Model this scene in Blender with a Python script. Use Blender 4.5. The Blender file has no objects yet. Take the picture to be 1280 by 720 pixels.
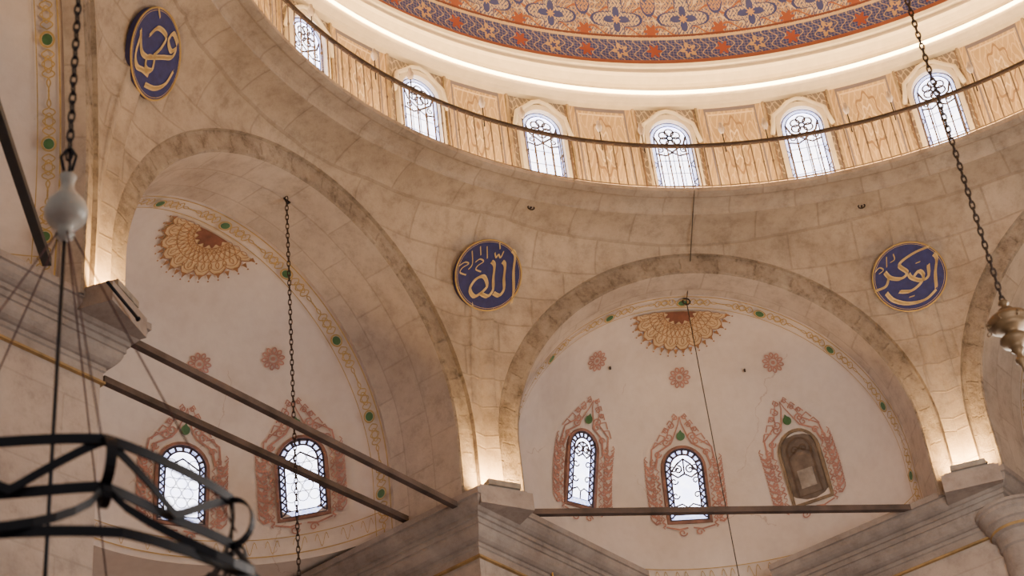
import bpy, math, random
from mathutils import Vector, Matrix
random.seed(4)
PI=math.pi; S=6.0
sc=bpy.context.scene; col=sc.collection
# ---------------------------------------------------------------- layout (unit = dome radius, 6 m)
CX,CY=-1.808,.870
H=2.253; HR=2.385; HW=2.566; RW=1.126; RR=1.014
P=1.142; AO=.446; AI=.405; A2=.415; ZA=1.752; ZB=1.625; ZC=1.615
HB=PI/8
yaw,pitch,roll,FPX=-.163,.617,-.122,2230.7
BAY={-1:(1.33,.40),0:(1.24,.33),1:(1.33,.41),2:(1.19,.33)}
def basis():
    F=Vector((math.cos(pitch)*math.cos(yaw),math.cos(pitch)*math.sin(yaw),math.sin(pitch)))
    R=Vector((math.sin(yaw),-math.cos(yaw),0)); U=R.cross(F)
    c,s=math.cos(roll),math.sin(roll)
    return F,R*c+U*s,U*c-R*s
F_,R_,U_=basis(); CAM=Vector((CX,CY,0))
def ray(px,py): return F_+R_*((px-640)/FPX)+U_*((360-py)/FPX)
def at(px,py,t): return CAM+ray(px,py)*t
def pix(p):
    d=p-CAM;z=d.dot(F_);return 640+FPX*d.dot(R_)/z,360-FPX*d.dot(U_)/z
def drop(p,py):
    lo,hi=p.z-.9,p.z+.2
    for _ in range(40):
        m=(lo+hi)/2
        if pix(Vector((p.x,p.y,m)))[1]>py: lo=m
        else: hi=m
    return lo
def hit(px,py,fn,t0=1.5,t1=7,n=900):
    d=ray(px,py); a=t0; fa=fn(CAM+d*a)
    for i in range(1,n+1):
        b=t0+(t1-t0)*i/n; fb=fn(CAM+d*b)
        if fa<0<=fb:
            for _ in range(30):
                m=(a+b)/2
                if fn(CAM+d*m)<0:a=m
                else:b=m
            return CAM+d*b
        a,fa=b,fb
    return None
def loc(k,u,v,z):
    a=k*PI/4; return Vector((u*math.cos(a)-v*math.sin(a),u*math.sin(a)+v*math.cos(a),z))
def unloc(k,p):
    a=k*PI/4; return Vector((p.x*math.cos(a)+p.y*math.sin(a),-p.x*math.sin(a)+p.y*math.cos(a),p.z))
def hit_u(px,py,k,u): return hit(px,py,lambda p:unloc(k,p).x-u)
def hit_sd(px,py,k):
    p2,d=BAY[k]
    def fn(p):
        q=unloc(k,p)
        if q.x<p2-.0: return -1
        w=max(0,q.z-ZA)
        return ((q.x-p2)/d)**2+(q.y/A2)**2+(w/A2)**2-1
    return hit(px,py,fn)
def proj_sd(k,p,off=.006):
    p2,d=BAY[k]; q=unloc(k,p); x=q.x-p2; w=q.z-ZA
    if w>0:
        s=(1-off/.4)/math.sqrt((x/d)**2+(q.y/A2)**2+(w/A2)**2); return loc(k,p2+x*s,q.y*s,ZA+w*s)
    s=(1-off/.4)/max(1e-6,math.sqrt((x/d)**2+(q.y/A2)**2)); return loc(k,p2+x*s,q.y*s,q.z)
ZT=H-.022; RT=1.052
def pend(theta,z):
    b=round(theta/(PI/4)); th=theta-b*PI/4; v=P*math.tan(th)
    zl=ZA+math.sqrt(max(0,AO*AO-v*v)) if abs(v)<AO else ZA
    rl=math.hypot(P,v); t=min(1,max(0,(z-zl)/(ZT-zl)))
    return RT+(rl-RT)*math.sqrt(max(0,1-t*t))
def hit_pend(px,py): return hit(px,py,lambda p:math.hypot(p.x,p.y)-pend(math.atan2(p.y,p.x),p.z),2)
# ---------------------------------------------------------------- mesh builder
class MB:
    def __init__(s): s.v=[];s.f=[];s.uv=[];s.sm=[]
    def add(s,vs,fs,uv=None,smooth=False):
        o=len(s.v); s.v+= [Vector(p) for p in vs]
        s.uv+= uv if uv else [(0,0)]*len(vs)
        s.f+= [tuple(i+o for i in f) for f in fs]; s.sm+=[smooth]*len(fs); return s
    def grid(s,fn,nu,nv,smooth=True,uvf=None):
        vs=[];uv=[]
        for i in range(nu+1):
            for j in range(nv+1):
                a,b=i/nu,j/nv; vs.append(fn(a,b)); uv.append(uvf(a,b) if uvf else (a,b))
        fs=[(i*(nv+1)+j,(i+1)*(nv+1)+j,(i+1)*(nv+1)+j+1,i*(nv+1)+j+1) for i in range(nu) for j in range(nv)]
        return s.add(vs,fs,uv,smooth)
    def box(s,c,x,y,z):
        c=Vector(c);vs=[c+x*a+y*b+z*d for a in(-1,1) for b in(-1,1) for d in(-1,1)]
        return s.add(vs,[(0,1,3,2),(4,6,7,5),(0,4,5,1),(2,3,7,6),(0,2,6,4),(1,5,7,3)],[(p.x*S,p.z*S) for p in vs])
    def tube(s,pts,r,n=8,closed=False,r2=None):
        pts=[Vector(p) for p in pts];N=len(pts);vs=[]
        up=None
        for i,p in enumerate(pts):
            if closed: d=pts[(i+1)%N]-pts[i-1]
            else: d=pts[min(N-1,i+1)]-pts[max(0,i-1)]
            d.normalize()
            if up is None: up=Vector((0,0,1)) if abs(d.z)<.9 else Vector((1,0,0))
            x=d.cross(up);x.normalize();y=d.cross(x);up=-y
            rr=r[i] if isinstance(r,(list,tuple)) else r
            for k in range(n):
                a=2*PI*k/n; vs.append(p+x*math.cos(a)*rr+y*math.sin(a)*(rr if r2 is None else r2))
        fs=[]
        M=N if closed else N-1
        for i in range(M):
            for k in range(n):
                a=i*n;b=((i+1)%N)*n;fs.append((a+k,a+(k+1)%n,b+(k+1)%n,b+k))
        if not closed: fs+=[tuple(range(n-1,-1,-1)),tuple(range((N-1)*n,N*n))]
        return s.add(vs,fs,None,True)
    def lathe(s,c,prof,n=24):
        c=Vector(c);vs=[]
        for r,z in prof:
            for k in range(n):
                a=2*PI*k/n; vs.append(c+Vector((r*math.cos(a),r*math.sin(a),z)))
        fs=[(i*n+k,i*n+(k+1)%n,(i+1)*n+(k+1)%n,(i+1)*n+k) for i in range(len(prof)-1) for k in range(n)]
        return s.add(vs,fs,None,True)
    def ribbon(s,poly,w,M,closed=False):
        n=len(poly);vs=[]
        for i,(x,y) in enumerate(poly):
            a=poly[(i-1)%n] if closed or i>0 else poly[0]; b=poly[(i+1)%n] if closed or i<n-1 else poly[-1]
            dx,dy=b[0]-a[0],b[1]-a[1];l=math.hypot(dx,dy) or 1
            ww=(w(i/(n-1)) if callable(w) else w)/2
            vs+=[M(x-dy/l*ww,y+dx/l*ww),M(x+dy/l*ww,y-dx/l*ww)]
        m=n if closed else n-1
        return s.add(vs,[(2*i,2*i+1,2*((i+1)%n)+1,2*((i+1)%n)) for i in range(m)])
    def strip3(s,pts,up,h,th,closed=False):
        n=len(pts);vs=[]
        for i,p in enumerate(pts):
            a=pts[(i-1)%n] if closed or i>0 else pts[0];b=pts[(i+1)%n] if closed or i<n-1 else pts[-1]
            d=(b-a).normalized();o=d.cross(up).normalized()
            for sz in(-1,1):
                for so in(-1,1): vs.append(p+up*h*sz+o*th*so)
        fs=[]
        for i in range(n if closed else n-1):
            q=i*4;w=((i+1)%n)*4
            fs+=[(q,w,w+2,q+2),(q+1,q+3,w+3,w+1),(q,q+1,w+1,w),(q+2,w+2,w+3,q+3)]
        if not closed: fs+=[(0,2,3,1),(4*n-4,4*n-3,4*n-1,4*n-2)]
        return s.add(vs,fs)
    def fan(s,poly,M,rings=1):
        cx=sum(p[0] for p in poly)/len(poly);cy=sum(p[1] for p in poly)/len(poly);n=len(poly)
        vs=[M(cx,cy)];fs=[]
        for r in range(1,rings+1):
            t=r/rings
            vs+=[M(cx+(x-cx)*t,cy+(y-cy)*t) for x,y in poly]
        fs=[(0,1+i,1+(i+1)%n) for i in range(n)]
        for r in range(rings-1):
            a=1+r*n;b=a+n;fs+=[(a+i,b+i,b+(i+1)%n,a+(i+1)%n) for i in range(n)]
        return s.add(vs,fs)
    def build(s,name,mat,parent=None,kind=None):
        me=bpy.data.meshes.new(name); org=parent_loc(parent)
        me.from_pydata([tuple(p*S-org) for p in s.v],[],s.f)
        ul=me.uv_layers.new(name='UVMap')
        for l in me.loops: ul.data[l.index].uv=s.uv[l.vertex_index]
        me.polygons.foreach_set('use_smooth',s.sm)
        me.materials.append(mat); me.update()
        o=bpy.data.objects.new(name,me); col.objects.link(o)
        if parent: o.parent=parent
        if kind: o['kind']=kind
        return o
def parent_loc(p):
    v=Vector((0,0,0))
    while p: v+=p.location; p=p.parent
    return v
def thing(name,label,cat,loc_,group=None):
    o=bpy.data.objects.new(name,None); col.objects.link(o); o.location=Vector(loc_)*S; o.empty_display_size=.2
    o['label']=label;o['category']=cat
    if group:o['group']=group
    return o
def tag(o,label,cat,group=None):
    o['label']=label;o['category']=cat
    if group:o['group']=group
    return o
def sroot(name,loc_):
    o=bpy.data.objects.new(name,None); col.objects.link(o); o.location=Vector(loc_)*S; o['kind']='structure'; return o
# ---------------------------------------------------------------- materials
def lin(c): return tuple(((x/255)/12.92 if x/255<.04045 else ((x/255+.055)/1.055)**2.4) for x in c)+(1,)
class E:
    nt=None
    def __init__(s,k): s.k=k
    def op(s,o,*a):
        n=E.nt.nodes.new('ShaderNodeMath');n.operation=o
        for i,x in enumerate((s,)+a):
            if isinstance(x,E): E.nt.links.new(x.k,n.inputs[i])
            else: n.inputs[i].default_value=x
        return E(n.outputs[0])
    def __add__(s,o):return s.op('ADD',o)
    def __sub__(s,o):return s.op('SUBTRACT',o)
    def __mul__(s,o):return s.op('MULTIPLY',o)
    def __truediv__(s,o):return s.op('DIVIDE',o)
    def lt(s,o):return s.op('LESS_THAN',o)
    def gt(s,o):return s.op('GREATER_THAN',o)
    def sin(s):return s.op('SINE')
    def cos(s):return s.op('COSINE')
    def abs(s):return s.op('ABSOLUTE')
    def fr(s):return s.op('FRACT')
    def sqrt(s):return s.op('SQRT')
    def atan2(s,o):return s.op('ARCTAN2',o)
    def mx(s,o):return s.op('MAXIMUM',o)
def newmat(name,rough=.8,metal=0):
    m=bpy.data.materials.new(name);m.use_nodes=True;nt=m.node_tree;b=nt.nodes['Principled BSDF']
    b.inputs['Roughness'].default_value=rough;b.inputs['Metallic'].default_value=metal;E.nt=nt
    return m,nt,b
def noise(nt,scale,detail=5,vec=None,rough=.55):
    n=nt.nodes.new('ShaderNodeTexNoise');n.inputs['Scale'].default_value=scale;n.inputs['Detail'].default_value=detail;n.inputs['Roughness'].default_value=rough
    if vec is None:
        g=nt.nodes.new('ShaderNodeNewGeometry');vec=g.outputs['Position']
    nt.links.new(vec,n.inputs['Vector']);return n.outputs['Fac']
def ramp(nt,fac,stops):
    r=nt.nodes.new('ShaderNodeValToRGB');el=r.color_ramp.elements
    while len(el)<len(stops): el.new(.5)
    for e,(p,c) in zip(el,stops): e.position=p;e.color=lin(c)
    nt.links.new(fac,r.inputs[0]);return r.outputs[0]
def mix(nt,fac,a,b,mode='MIX'):
    n=nt.nodes.new('ShaderNodeMix');n.data_type='RGBA';n.blend_type=mode
    for i,x in ((0,fac),(6,a),(7,b)):
        if isinstance(x,E):x=x.k
        if isinstance(x,(int,float,tuple)): n.inputs[i].default_value=x
        else: nt.links.new(x,n.inputs[i])
    return n.outputs[2]
def bump(nt,b,fac,st,dist=.05):
    n=nt.nodes.new('ShaderNodeBump');n.inputs['Strength'].default_value=st;n.inputs['Distance'].default_value=dist
    nt.links.new(fac,n.inputs['Height']);nt.links.new(n.outputs[0],b.inputs['Normal'])
def stone(name,c1,c2,c3,brick=True,bs=.35,joint=.35,bw=.8,bh=.38,mott=.5):
    m,nt,b=newmat(name,.85)
    big=noise(nt,.8,7,rough=.6); fine=noise(nt,5,8,rough=.75)
    c=ramp(nt,big,[(.3,c1),(.5,c2),(.7,c3)])
    c=mix(nt,mott,c,ramp(nt,fine,[(.32,(150,144,139)),(.5,(225,222,218)),(.72,(255,255,253))]),'MULTIPLY')
    h=E(fine)
    if brick:
        uv=nt.nodes.new('ShaderNodeUVMap');t=nt.nodes.new('ShaderNodeTexBrick')
        nz=nt.nodes.new('ShaderNodeTexNoise');nz.inputs['Scale'].default_value=1.2;nz.inputs['Detail'].default_value=3
        nt.links.new(uv.outputs[0],nz.inputs['Vector'])
        va=nt.nodes.new('ShaderNodeVectorMath');va.operation='MULTIPLY_ADD';nt.links.new(nz.outputs['Color'],va.inputs[0]);va.inputs[1].default_value=(.05,.05,0);nt.links.new(uv.outputs[0],va.inputs[2])
        nt.links.new(va.outputs[0],t.inputs['Vector']);t.inputs['Scale'].default_value=1
        t.inputs['Brick Width'].default_value=bw;t.inputs['Row Height'].default_value=bh;t.inputs['Mortar Size'].default_value=.014;t.inputs['Mortar Smooth'].default_value=.5
        t.inputs['Color1'].default_value=(.80,.79,.78,1);t.inputs['Color2'].default_value=(1,1,1,1);t.inputs['Mortar'].default_value=(.56,.54,.52,1)
        c=mix(nt,joint,c,t.outputs['Color'],'MULTIPLY'); h=h-E(t.outputs['Fac'])*.3
    nt.links.new(c,b.inputs['Base Color']);bump(nt,b,h.k,bs)
    return m
M_stone=stone('limestone',(170,155,140),(194,179,163),(208,194,179),joint=.5,bs=.5,mott=.6)
M_arch=stone('arch stone',(154,141,129),(182,169,156),(203,191,178),bs=1.0,joint=.5,bw=.5,bh=4,mott=.95)
M_soffit=stone('soffit plaster',(186,171,157),(206,192,178),(217,204,191),bs=.3,bw=.7,bh=.45,joint=.45,mott=.5)
M_corn=stone('cornice stone',(144,132,126),(168,156,149),(192,179,171),brick=False)
M_pier=stone('pier stone',(172,157,148),(193,178,168),(207,193,182),bw=1.6,bh=.8,joint=.3,mott=.45)
def plaster():
    m,nt,b=newmat('painted plaster',.8)
    c=ramp(nt,noise(nt,.9,7),[(.3,(208,195,186)),(.5,(222,210,201)),(.72,(230,219,210))])
    c=mix(nt,.25,c,ramp(nt,noise(nt,9,5),[(.3,(218,208,200)),(.6,(246,242,238))]),'MULTIPLY')
    v=nt.nodes.new('ShaderNodeTexVoronoi');v.feature='DISTANCE_TO_EDGE';v.inputs['Scale'].default_value=.45
    g=nt.nodes.new('ShaderNodeNewGeometry');nz=nt.nodes.new('ShaderNodeTexNoise');nz.inputs['Scale'].default_value=1.5;nz.inputs['Detail'].default_value=6
    nt.links.new(g.outputs['Position'],nz.inputs['Vector'])
    va=nt.nodes.new('ShaderNodeVectorMath');va.operation='MULTIPLY_ADD';nt.links.new(nz.outputs['Color'],va.inputs[0]);va.inputs[1].default_value=(1.3,1.3,1.3);nt.links.new(g.outputs['Position'],va.inputs[2])
    nt.links.new(va.outputs[0],v.inputs['Vector'])
    crack=E(v.outputs['Distance']).lt(.003)*E(noise(nt,.5,2)).gt(.58)
    c=mix(nt,crack*.35,c,lin((150,110,85)))
    nt.links.new(c,b.inputs['Base Color']);bump(nt,b,noise(nt,5,5),.15)
    return m
M_plaster=plaster()
def simple(name,c,rough=.7,metal=0,var=.25,sc_=8):
    m,nt,b=newmat(name,rough,metal)
    d=tuple(x*(1-var) for x in c)
    nt.links.new(ramp(nt,noise(nt,sc_,4),[(.3,d),(.7,c)]),b.inputs['Base Color']);return m
def emis(name,c,st,c2=None,sc_=8):
    m,nt,b=newmat(name,.4)
    k=ramp(nt,noise(nt,sc_,2),[(.35,c2 or c),(.6,c)])
    nt.links.new(k,b.inputs['Base Color']);nt.links.new(k,b.inputs['Emission Color']);b.inputs['Emission Strength'].default_value=st;return m
M_gold=simple('gold paint',(194,162,96),.6,var=.15); M_goldd=simple('worn gold paint',(178,144,94),.7)
M_red=simple('faded red paint',(190,138,124),.8,var=.15); M_redd=simple('window surround paint',(160,118,104),.8); M_core=simple('red brown paint',(140,90,70),.8)
M_green=simple('green paint',(76,122,74),.6); M_blue=simple('deep blue enamel',(52,56,118),.7,var=.2,sc_=14);M_navy=simple('navy blue enamel',(44,48,108),.7,var=.2,sc_=14)
M_write=simple('gilded lettering',(226,196,136),.6,0,var=.08)
M_sunb=simple('pale ochre paint',(222,192,152),.8,var=.08); M_brown=simple('ochre brown paint',(166,120,82),.8,var=.15); M_dkbrown=simple('dark brown paint',(112,92,78),.8)
M_iron=simple('blackened iron',(30,32,42),.5,.5); M_rust=simple('rusty iron',(74,60,54),.7,.4)
M_bal=simple('baluster iron',(136,116,98),.6,.2); M_pil=simple('pilaster strip paint',(190,168,134),.7)
M_wood=simple('dark timber',(106,90,84),.75,var=.4,sc_=3)
M_cream=simple('cream moulding',(240,226,196),.6,var=.06); M_brass=simple('aged bronze',(128,102,72),.5,.4); M_gilt=simple('gilded metal',(214,166,84),.4,.3)
M_lead=simple('window leading',(86,80,92),.8); M_glass2=simple('milky glass',(200,194,184),.3,var=.15); M_box=simple('floodlight casing',(168,160,150),.6)
M_blindf=simple('blind panel paint',(172,160,148),.8); M_blind=simple('blind window ground',(132,116,104),.8);M_blindr=simple('blind window rim',(150,128,104),.8)
M_pane=emis('daylit glass',(242,242,255),7,(218,221,255)); M_paneb=emis('blue border glass',(160,174,240),3.6,(220,225,255),30)
M_led=emis('warm light strip',(255,210,148),62); M_line=emis('bright cove strip',(255,224,165),22); M_lamp=emis('floodlight lens',(255,204,120),25)
M_wire=simple('dull wire',(92,84,78),.6,.5); M_cord=simple('dark red cord',(84,42,44),.7)
M_bulb=simple('clear bulb glass',(225,205,180),.2)
def dome_mat():
    m,nt,b=newmat('painted dome arabesque',.6)
    uv=nt.nodes.new('ShaderNodeUVMap');sp=nt.nodes.new('ShaderNodeSeparateXYZ');nt.links.new(uv.outputs[0],sp.inputs[0])
    u=E(sp.outputs[0]);v=E(sp.outputs[1])
    fx=u.fr()-.5; fx2=(u+.5).fr()-.5
    def flower(x,y,r,n,k=.3):
        d=(x*x+y*y).sqrt();a=y.atan2(x);return (d-((a*n).cos()*k+1)*r)
    y=((v-.105)/.19)
    big=flower(fx,(y-.18),.28,4,.4);big2=flower(fx,(y-.18),.25,4,.4);big3=flower(fx,(y-.18),.13,4,.5);sm=flower(fx2,(y-.0),.09,6,.3);core=flower(fx,y-.18,.05,8,.3)
    up=flower(fx2,(y-.62),.28,4,.4);up2=flower(fx2,(y-.62),.25,4,.4);up3=flower(fx2,(y-.62),.13,5,.4)
    sc1=((u*12.566).sin()*.7+(y*11).sin()).abs().lt(.13); sc2=((u*56.5+(y*34).sin()*1.8).sin()*((y*48+(u*56.5).sin()*1.8).sin())).abs().lt(.25)
    sc3=((u*31.4+(y*17).sin()*2.4).sin()+((y*23+(u*18.85).sin()*2.4).sin())).abs().lt(.24)
    base=ramp(nt,noise(nt,2,4),[(.3,(196,158,110)),(.7,(218,184,136))])
    c=mix(nt,sc2,base,lin((92,104,158)));c=mix(nt,sc3,c,lin((236,218,180)));c=mix(nt,sc1,c,lin((172,106,76)))
    c=mix(nt,big.lt(0),c,lin((62,76,142)));inner=mix(nt,sc2,lin((228,204,158)),lin((96,104,156)));c=mix(nt,big2.lt(0),c,inner)
    c=mix(nt,up.lt(0),c,lin((64,78,144)));inner2=mix(nt,sc2,lin((208,164,112)),lin((80,92,150)));c=mix(nt,up2.lt(0),c,inner2)
    for f,cc in ((big3,(72,86,150)),(core,(216,172,112)),(sm,(166,92,66)),(up3,(80,92,154))):
        c=mix(nt,f.lt(0),c,lin(cc))
    yb=(v-.045)/.19
    l1=((u*25.13+(yb*30).sin()*1.2).sin().abs()).lt(.20);l2=((u*69.1).sin()*((yb*74+(u*12.566).sin()).sin())).abs().lt(.26)
    fl=flower(fx,yb,.09,5,.4);fl2=flower(fx2,yb,.085,6,.35);fc=flower(fx,yb,.04,5,.3)
    cb=mix(nt,l2,lin((56,72,140)),lin((124,122,146)));cb=mix(nt,l1,cb,lin((206,176,130)))
    for f,cc in ((fl,(210,172,118)),(fl2,(164,84,62)),(fc,(72,82,146))): cb=mix(nt,f.lt(0),cb,lin(cc))
    c=mix(nt,v.lt(.083),c,cb)
    for a,w,cc in ((.083,.004,(230,204,156)),(.091,.003,(120,66,56)),(.008,.009,(160,98,76)),(.30,.006,(96,100,136))):
        c=mix(nt,(v-a).abs().lt(w),c,lin(cc))
    c=mix(nt,.35,c,ramp(nt,noise(nt,5,5),[(.3,(200,196,190)),(.7,(255,253,248))]),'MULTIPLY')
    nt.links.new(c,b.inputs['Base Color']);return m
M_dome=dome_mat()
def drum_mat():
    m,nt,b=newmat('painted drum panels',.7)
    uv=nt.nodes.new('ShaderNodeUVMap');sp=nt.nodes.new('ShaderNodeSeparateXYZ');nt.links.new(uv.outputs[0],sp.inputs[0])
    u=E(sp.outputs[0]);v=E(sp.outputs[1])
    g=(u+.5).fr()-.5
    pz=(u.fr()-.5)
    base=ramp(nt,noise(nt,1.6,6),[(.3,(176,148,106)),(.6,(202,174,130))])
    fl=((pz*70+(v*14).sin()*2).sin()*((v*30+(pz*60).sin()*2).sin())).abs().lt(.18)
    base=mix(nt,fl*.6,base,lin((230,206,160)))
    c=mix(nt,g.abs().lt(.24),base,lin((138,128,122)))
    sc_=((g*90+(v*24).sin()*1.6).sin()*((v*52+(g*70).sin()).sin())).abs().lt(.2)
    c=mix(nt,sc_*g.abs().lt(.24),c,lin((206,190,160)))
    for a,w,cc in ((.245,.008,(112,114,140)),(.262,.005,(228,204,160)),(.225,.004,(146,120,98))):
        c=mix(nt,(g.abs()-a).abs().lt(w),c,lin(cc))
    inn=(pz.abs()/.19).mx(((v-.52).abs())/.40)
    c=mix(nt,(inn-1).abs().lt(.035),c,lin((122,116,128)));c=mix(nt,(inn-.90).abs().lt(.015),c,lin((234,212,168)))
    x=pz*1.0;y=(v-.62)*.9
    d=(x*x*5+y*y).sqrt();a=y.atan2(x*2.2)
    f=(d-((a*8).cos()*.02+.19)); c=mix(nt,f.abs().lt(.011),c,lin((150,122,92)))
    f2=(d-((a*6).cos()*.02+.10)); c=mix(nt,f2.abs().lt(.010),c,lin((236,216,176)));c=mix(nt,d.lt(.03),c,lin((150,120,92)))
    nt.links.new(c,b.inputs['Base Color']);return m
M_drum=drum_mat()
# ---------------------------------------------------------------- shell
mb=MB(); NM=44
mb.grid(lambda a,b:Vector((1.105*math.cos(b*PI/2)*math.cos((a*2-1)*PI),1.105*math.cos(b*PI/2)*math.sin((a*2-1)*PI),2.70+.95*math.sin(b*PI/2))),176,48,uvf=lambda a,b:((a*2-1)*NM/2,b*PI/2*1.0))
mb.build('ceiling',M_dome,kind='structure')
mb=MB()
mb.grid(lambda a,b:Vector((RW*math.cos((a*2-1)*PI),RW*math.sin((a*2-1)*PI),H+.006+(2.60-H)*b)),192,2,uvf=lambda a,b:((a*2-1)*12,b))
mb.build('wall_drum',M_drum,kind='structure')
def revolve(prof,n=192,uvs=S):
    mb=MB();acc=[0]
    for i in range(len(prof)-1): acc.append(acc[-1]+math.dist(prof[i],prof[i+1]))
    for i in range(len(prof)-1):
        (r0,z0),(r1,z1)=prof[i],prof[i+1]
        mb.grid(lambda a,b:Vector(((r0+(r1-r0)*b)*math.cos((a*2-1)*PI),(r0+(r1-r0)*b)*math.sin((a*2-1)*PI),z0+(z1-z0)*b)),n,1,uvf=lambda a,b:((a*2-1)*PI*uvs,(acc[i]+(acc[i+1]-acc[i])*b)*uvs+.1))
    return mb
prof=[(RT,ZT)]+[(RT-.040*(1-math.cos(t*PI/2/5)),ZT+.018*math.sin(t*PI/2/5)) for t in range(1,6)]+[(1.006,ZT+.019),(1.0,H-.001),(1.0,H+.008),(1.004,H+.010),(RW+.005,H+.010)]
revolve(prof).build('trim_1',M_stone,kind='structure')
Z0=2.584
prof=[(RW,Z0),(1.112,Z0),(1.108,Z0+.006),(1.094,Z0+.009),(1.088,Z0+.015),(1.086,Z0+.021),(1.087,Z0+.0255),(1.093,Z0+.0255),(1.101,Z0+.0255),(1.104,Z0+.034)]+[(1.104+.014*math.sin(t*PI/6),Z0+.036+.050*t/6) for t in range(1,6)]+[(1.106,Z0+.084),(1.098,Z0+.088),(1.098,Z0+.094),(1.102,Z0+.096),(1.096,Z0+.104),(1.094,Z0+.112),(1.100,Z0+.117),(1.106,2.703)]
revolve(prof).build('trim_2',M_cream,kind='structure')
revolve([(1.018,H+.0105),(1.018,H+.014),(1.034,H+.014),(1.034,H+.0105)]).build('trim_3',M_led,kind='structure')
revolve([(1.0925,Z0+.0258),(1.0935,Z0+.0275),(1.0985,Z0+.0275),(1.0990,Z0+.0258)]).build('trim_4',M_led,kind='structure')
revolve([(1.0872,Z0+.0135),(1.0848,Z0+.0160),(1.0844,Z0+.0215),(1.0862,Z0+.0235)]).build('trim_14',M_line,kind='structure')
def archpt(t,a):
    st=ZA-ZC+.01; L=2*st+PI*a; s=t*L
    if s<st: return -a,ZC-.01+s,s
    if s>L-st: return a,ZA-(s-(L-st)),s
    th=(s-st)/a; return -a*math.cos(th),ZA+a*math.sin(th),s
names={-1:'right',0:'centre_right',1:'centre_left',2:'left'}
HD={}
for k,(p2,d) in BAY.items():
    mb=MB(); vt=P*math.tan(HB)
    cols=[(-vt,ZA)]+[(-AO*math.cos(PI*i/48),ZA+AO*math.sin(PI*i/48)) for i in range(49)]+[(vt,ZA)]
    def fn(a,b):
        v,z=cols[round(a*(len(cols)-1))];th=math.atan2(v,P);rl=math.hypot(P,v);ph=b*PI/2
        r=RT+(rl-RT)*math.cos(ph);zz=z+(ZT-z)*math.sin(ph)
        return loc(k,r*math.cos(th),r*math.sin(th),zz)
    def uvf(a,b):
        q=fn(a,b);return (math.atan2(q.y,q.x)*1.1*S,q.z*S)
    mb.grid(fn,len(cols)-1,20,uvf=uvf)
    for s in(-1,1):
        mb.add([loc(k,P,s*AO,ZC-.01),loc(k,P,s*vt,ZC-.01),loc(k,P,s*vt,ZA),loc(k,P,s*AO,ZA)],[(0,1,2,3)],[(0,0),(.2,0),(.2,.8),(0,.8)])
    wall=mb.build('wall_%s'%names[k],M_stone,kind='structure')
    mb=MB();step=.008;n=96
    def ring(pa,pb):
        mb.grid(lambda a,b:loc(k,pa[0]+(pb[0]-pa[0])*b,*archpt(a,pa[1]+(pb[1]-pa[1])*b)[:2]),n,1,smooth=False,uvf=lambda a,b:(archpt(a,AO)[2]*S,(pa[0]+(pb[0]-pa[0])*b+b)*S))
    ring((P,AO),(P+step,AO-.001));ring((P+step,AO-.001),(P+step+.003,AI+.003));ring((P+step+.003,AI+.003),(P+step+.007,AI))
    mb.build('arch_band',M_arch,wall)
    mb=MB()
    mb.grid(lambda a,b:loc(k,P+step+.007+(p2-P-step-.007)*b,*archpt(a,AI+.004*b)[:2]),n,4,uvf=lambda a,b:(archpt(a,AI)[2]*S,(p2-P)*b*S))
    mb.grid(lambda a,b:loc(k,p2,*archpt(a,AI+.004+(A2-AI-.004)*b)[:2]),n,1)
    mb.build('arch_soffit',M_soffit,wall)
    mb=MB()
    def sd(a,b):
        psi=(a-.5)*PI
        if b<.2: e=0;z=ZB+(ZA-ZB)*b/.2
        else: e=(b-.2)/.8*PI/2;z=ZA+A2*math.sin(e)
        return loc(k,p2+d*math.cos(e)*math.cos(psi),A2*math.cos(e)*math.sin(psi),z)
    mb.grid(sd,56,40)
    mb.grid(lambda a,b:loc(k,p2+(d+.15*b)*math.cos((a-.5)*PI),(A2+.1*b)*math.sin((a-.5)*PI),ZB),40,1)
    mb.grid(lambda a,b:loc(k,p2+(d+.15)*math.cos((a-.5)*PI),(A2+.1)*math.sin((a-.5)*PI),ZB-.8*b),40,2)
    hd=mb.build('half_dome',M_plaster,wall);HD[k]=hd
    def B(x,y,off=.006):
        st=ZA-ZB;Lh=PI*A2;dl=y/((A2+d)/2); 
        cd,sn=math.cos(dl),math.sin(dl)
        if x<st: q=(d*sn,-A2*cd,ZB+x-ZA)
        elif x>st+Lh: q=(d*sn,A2*cd,-(x-st-Lh))
        else:
            th=(x-st)/A2;q=(d*sn,-A2*cd*math.cos(th),A2*cd*math.sin(th))
        o=1-off/.4
        return loc(k,p2+q[0]*o+.0,q[1]*o,ZA+q[2]*(o if q[2]>0 else 1))
    L=2*(ZA-ZB)+PI*A2;g=MB();gr=MB();n=240
    for y,w in((.008,.0030),(.048,.0020)): g.ribbon([(.0+L*i/n,y) for i in range(n+1)],w,B)
    ND=9
    for i in range(ND):
        cx=L*(i+.5)/ND;half=L/ND/2
        for sg in(-1,1):
            for ph in(0,PI):
                pts=[]
                for q in range(40):
                    t=q/39;am=.011 if t<.62 else .011*(1-(t-.62)/.38)
                    pts.append((cx+sg*(.016+(half-.016)*t),.028+am*math.sin(ph+t*PI*4.5)*(1 if t<.62 else .5)))
                g.ribbon(pts,.0024,B)
            g.ribbon([(cx+sg*(.040+.014*math.cos(t*PI/6)),.028+.007*math.sin(t*PI/6)) for t in range(12)],.0020,B,True)
        gr.fan([(cx+.0095*math.cos(t*PI/10),.028+.0095*math.sin(t*PI/10)) for t in range(20)],lambda x,y:B(x,y,.009)); g.ribbon([(cx+.0122*math.cos(t*PI/10),.028+.0122*math.sin(t*PI/10)) for t in range(20)],.0036,lambda x,y:B(x,y,.009),True)
    def BB(x,y): return proj_sd(k,loc(k,p2+d*math.cos(x),A2*math.sin(x),ZB+y))
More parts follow.
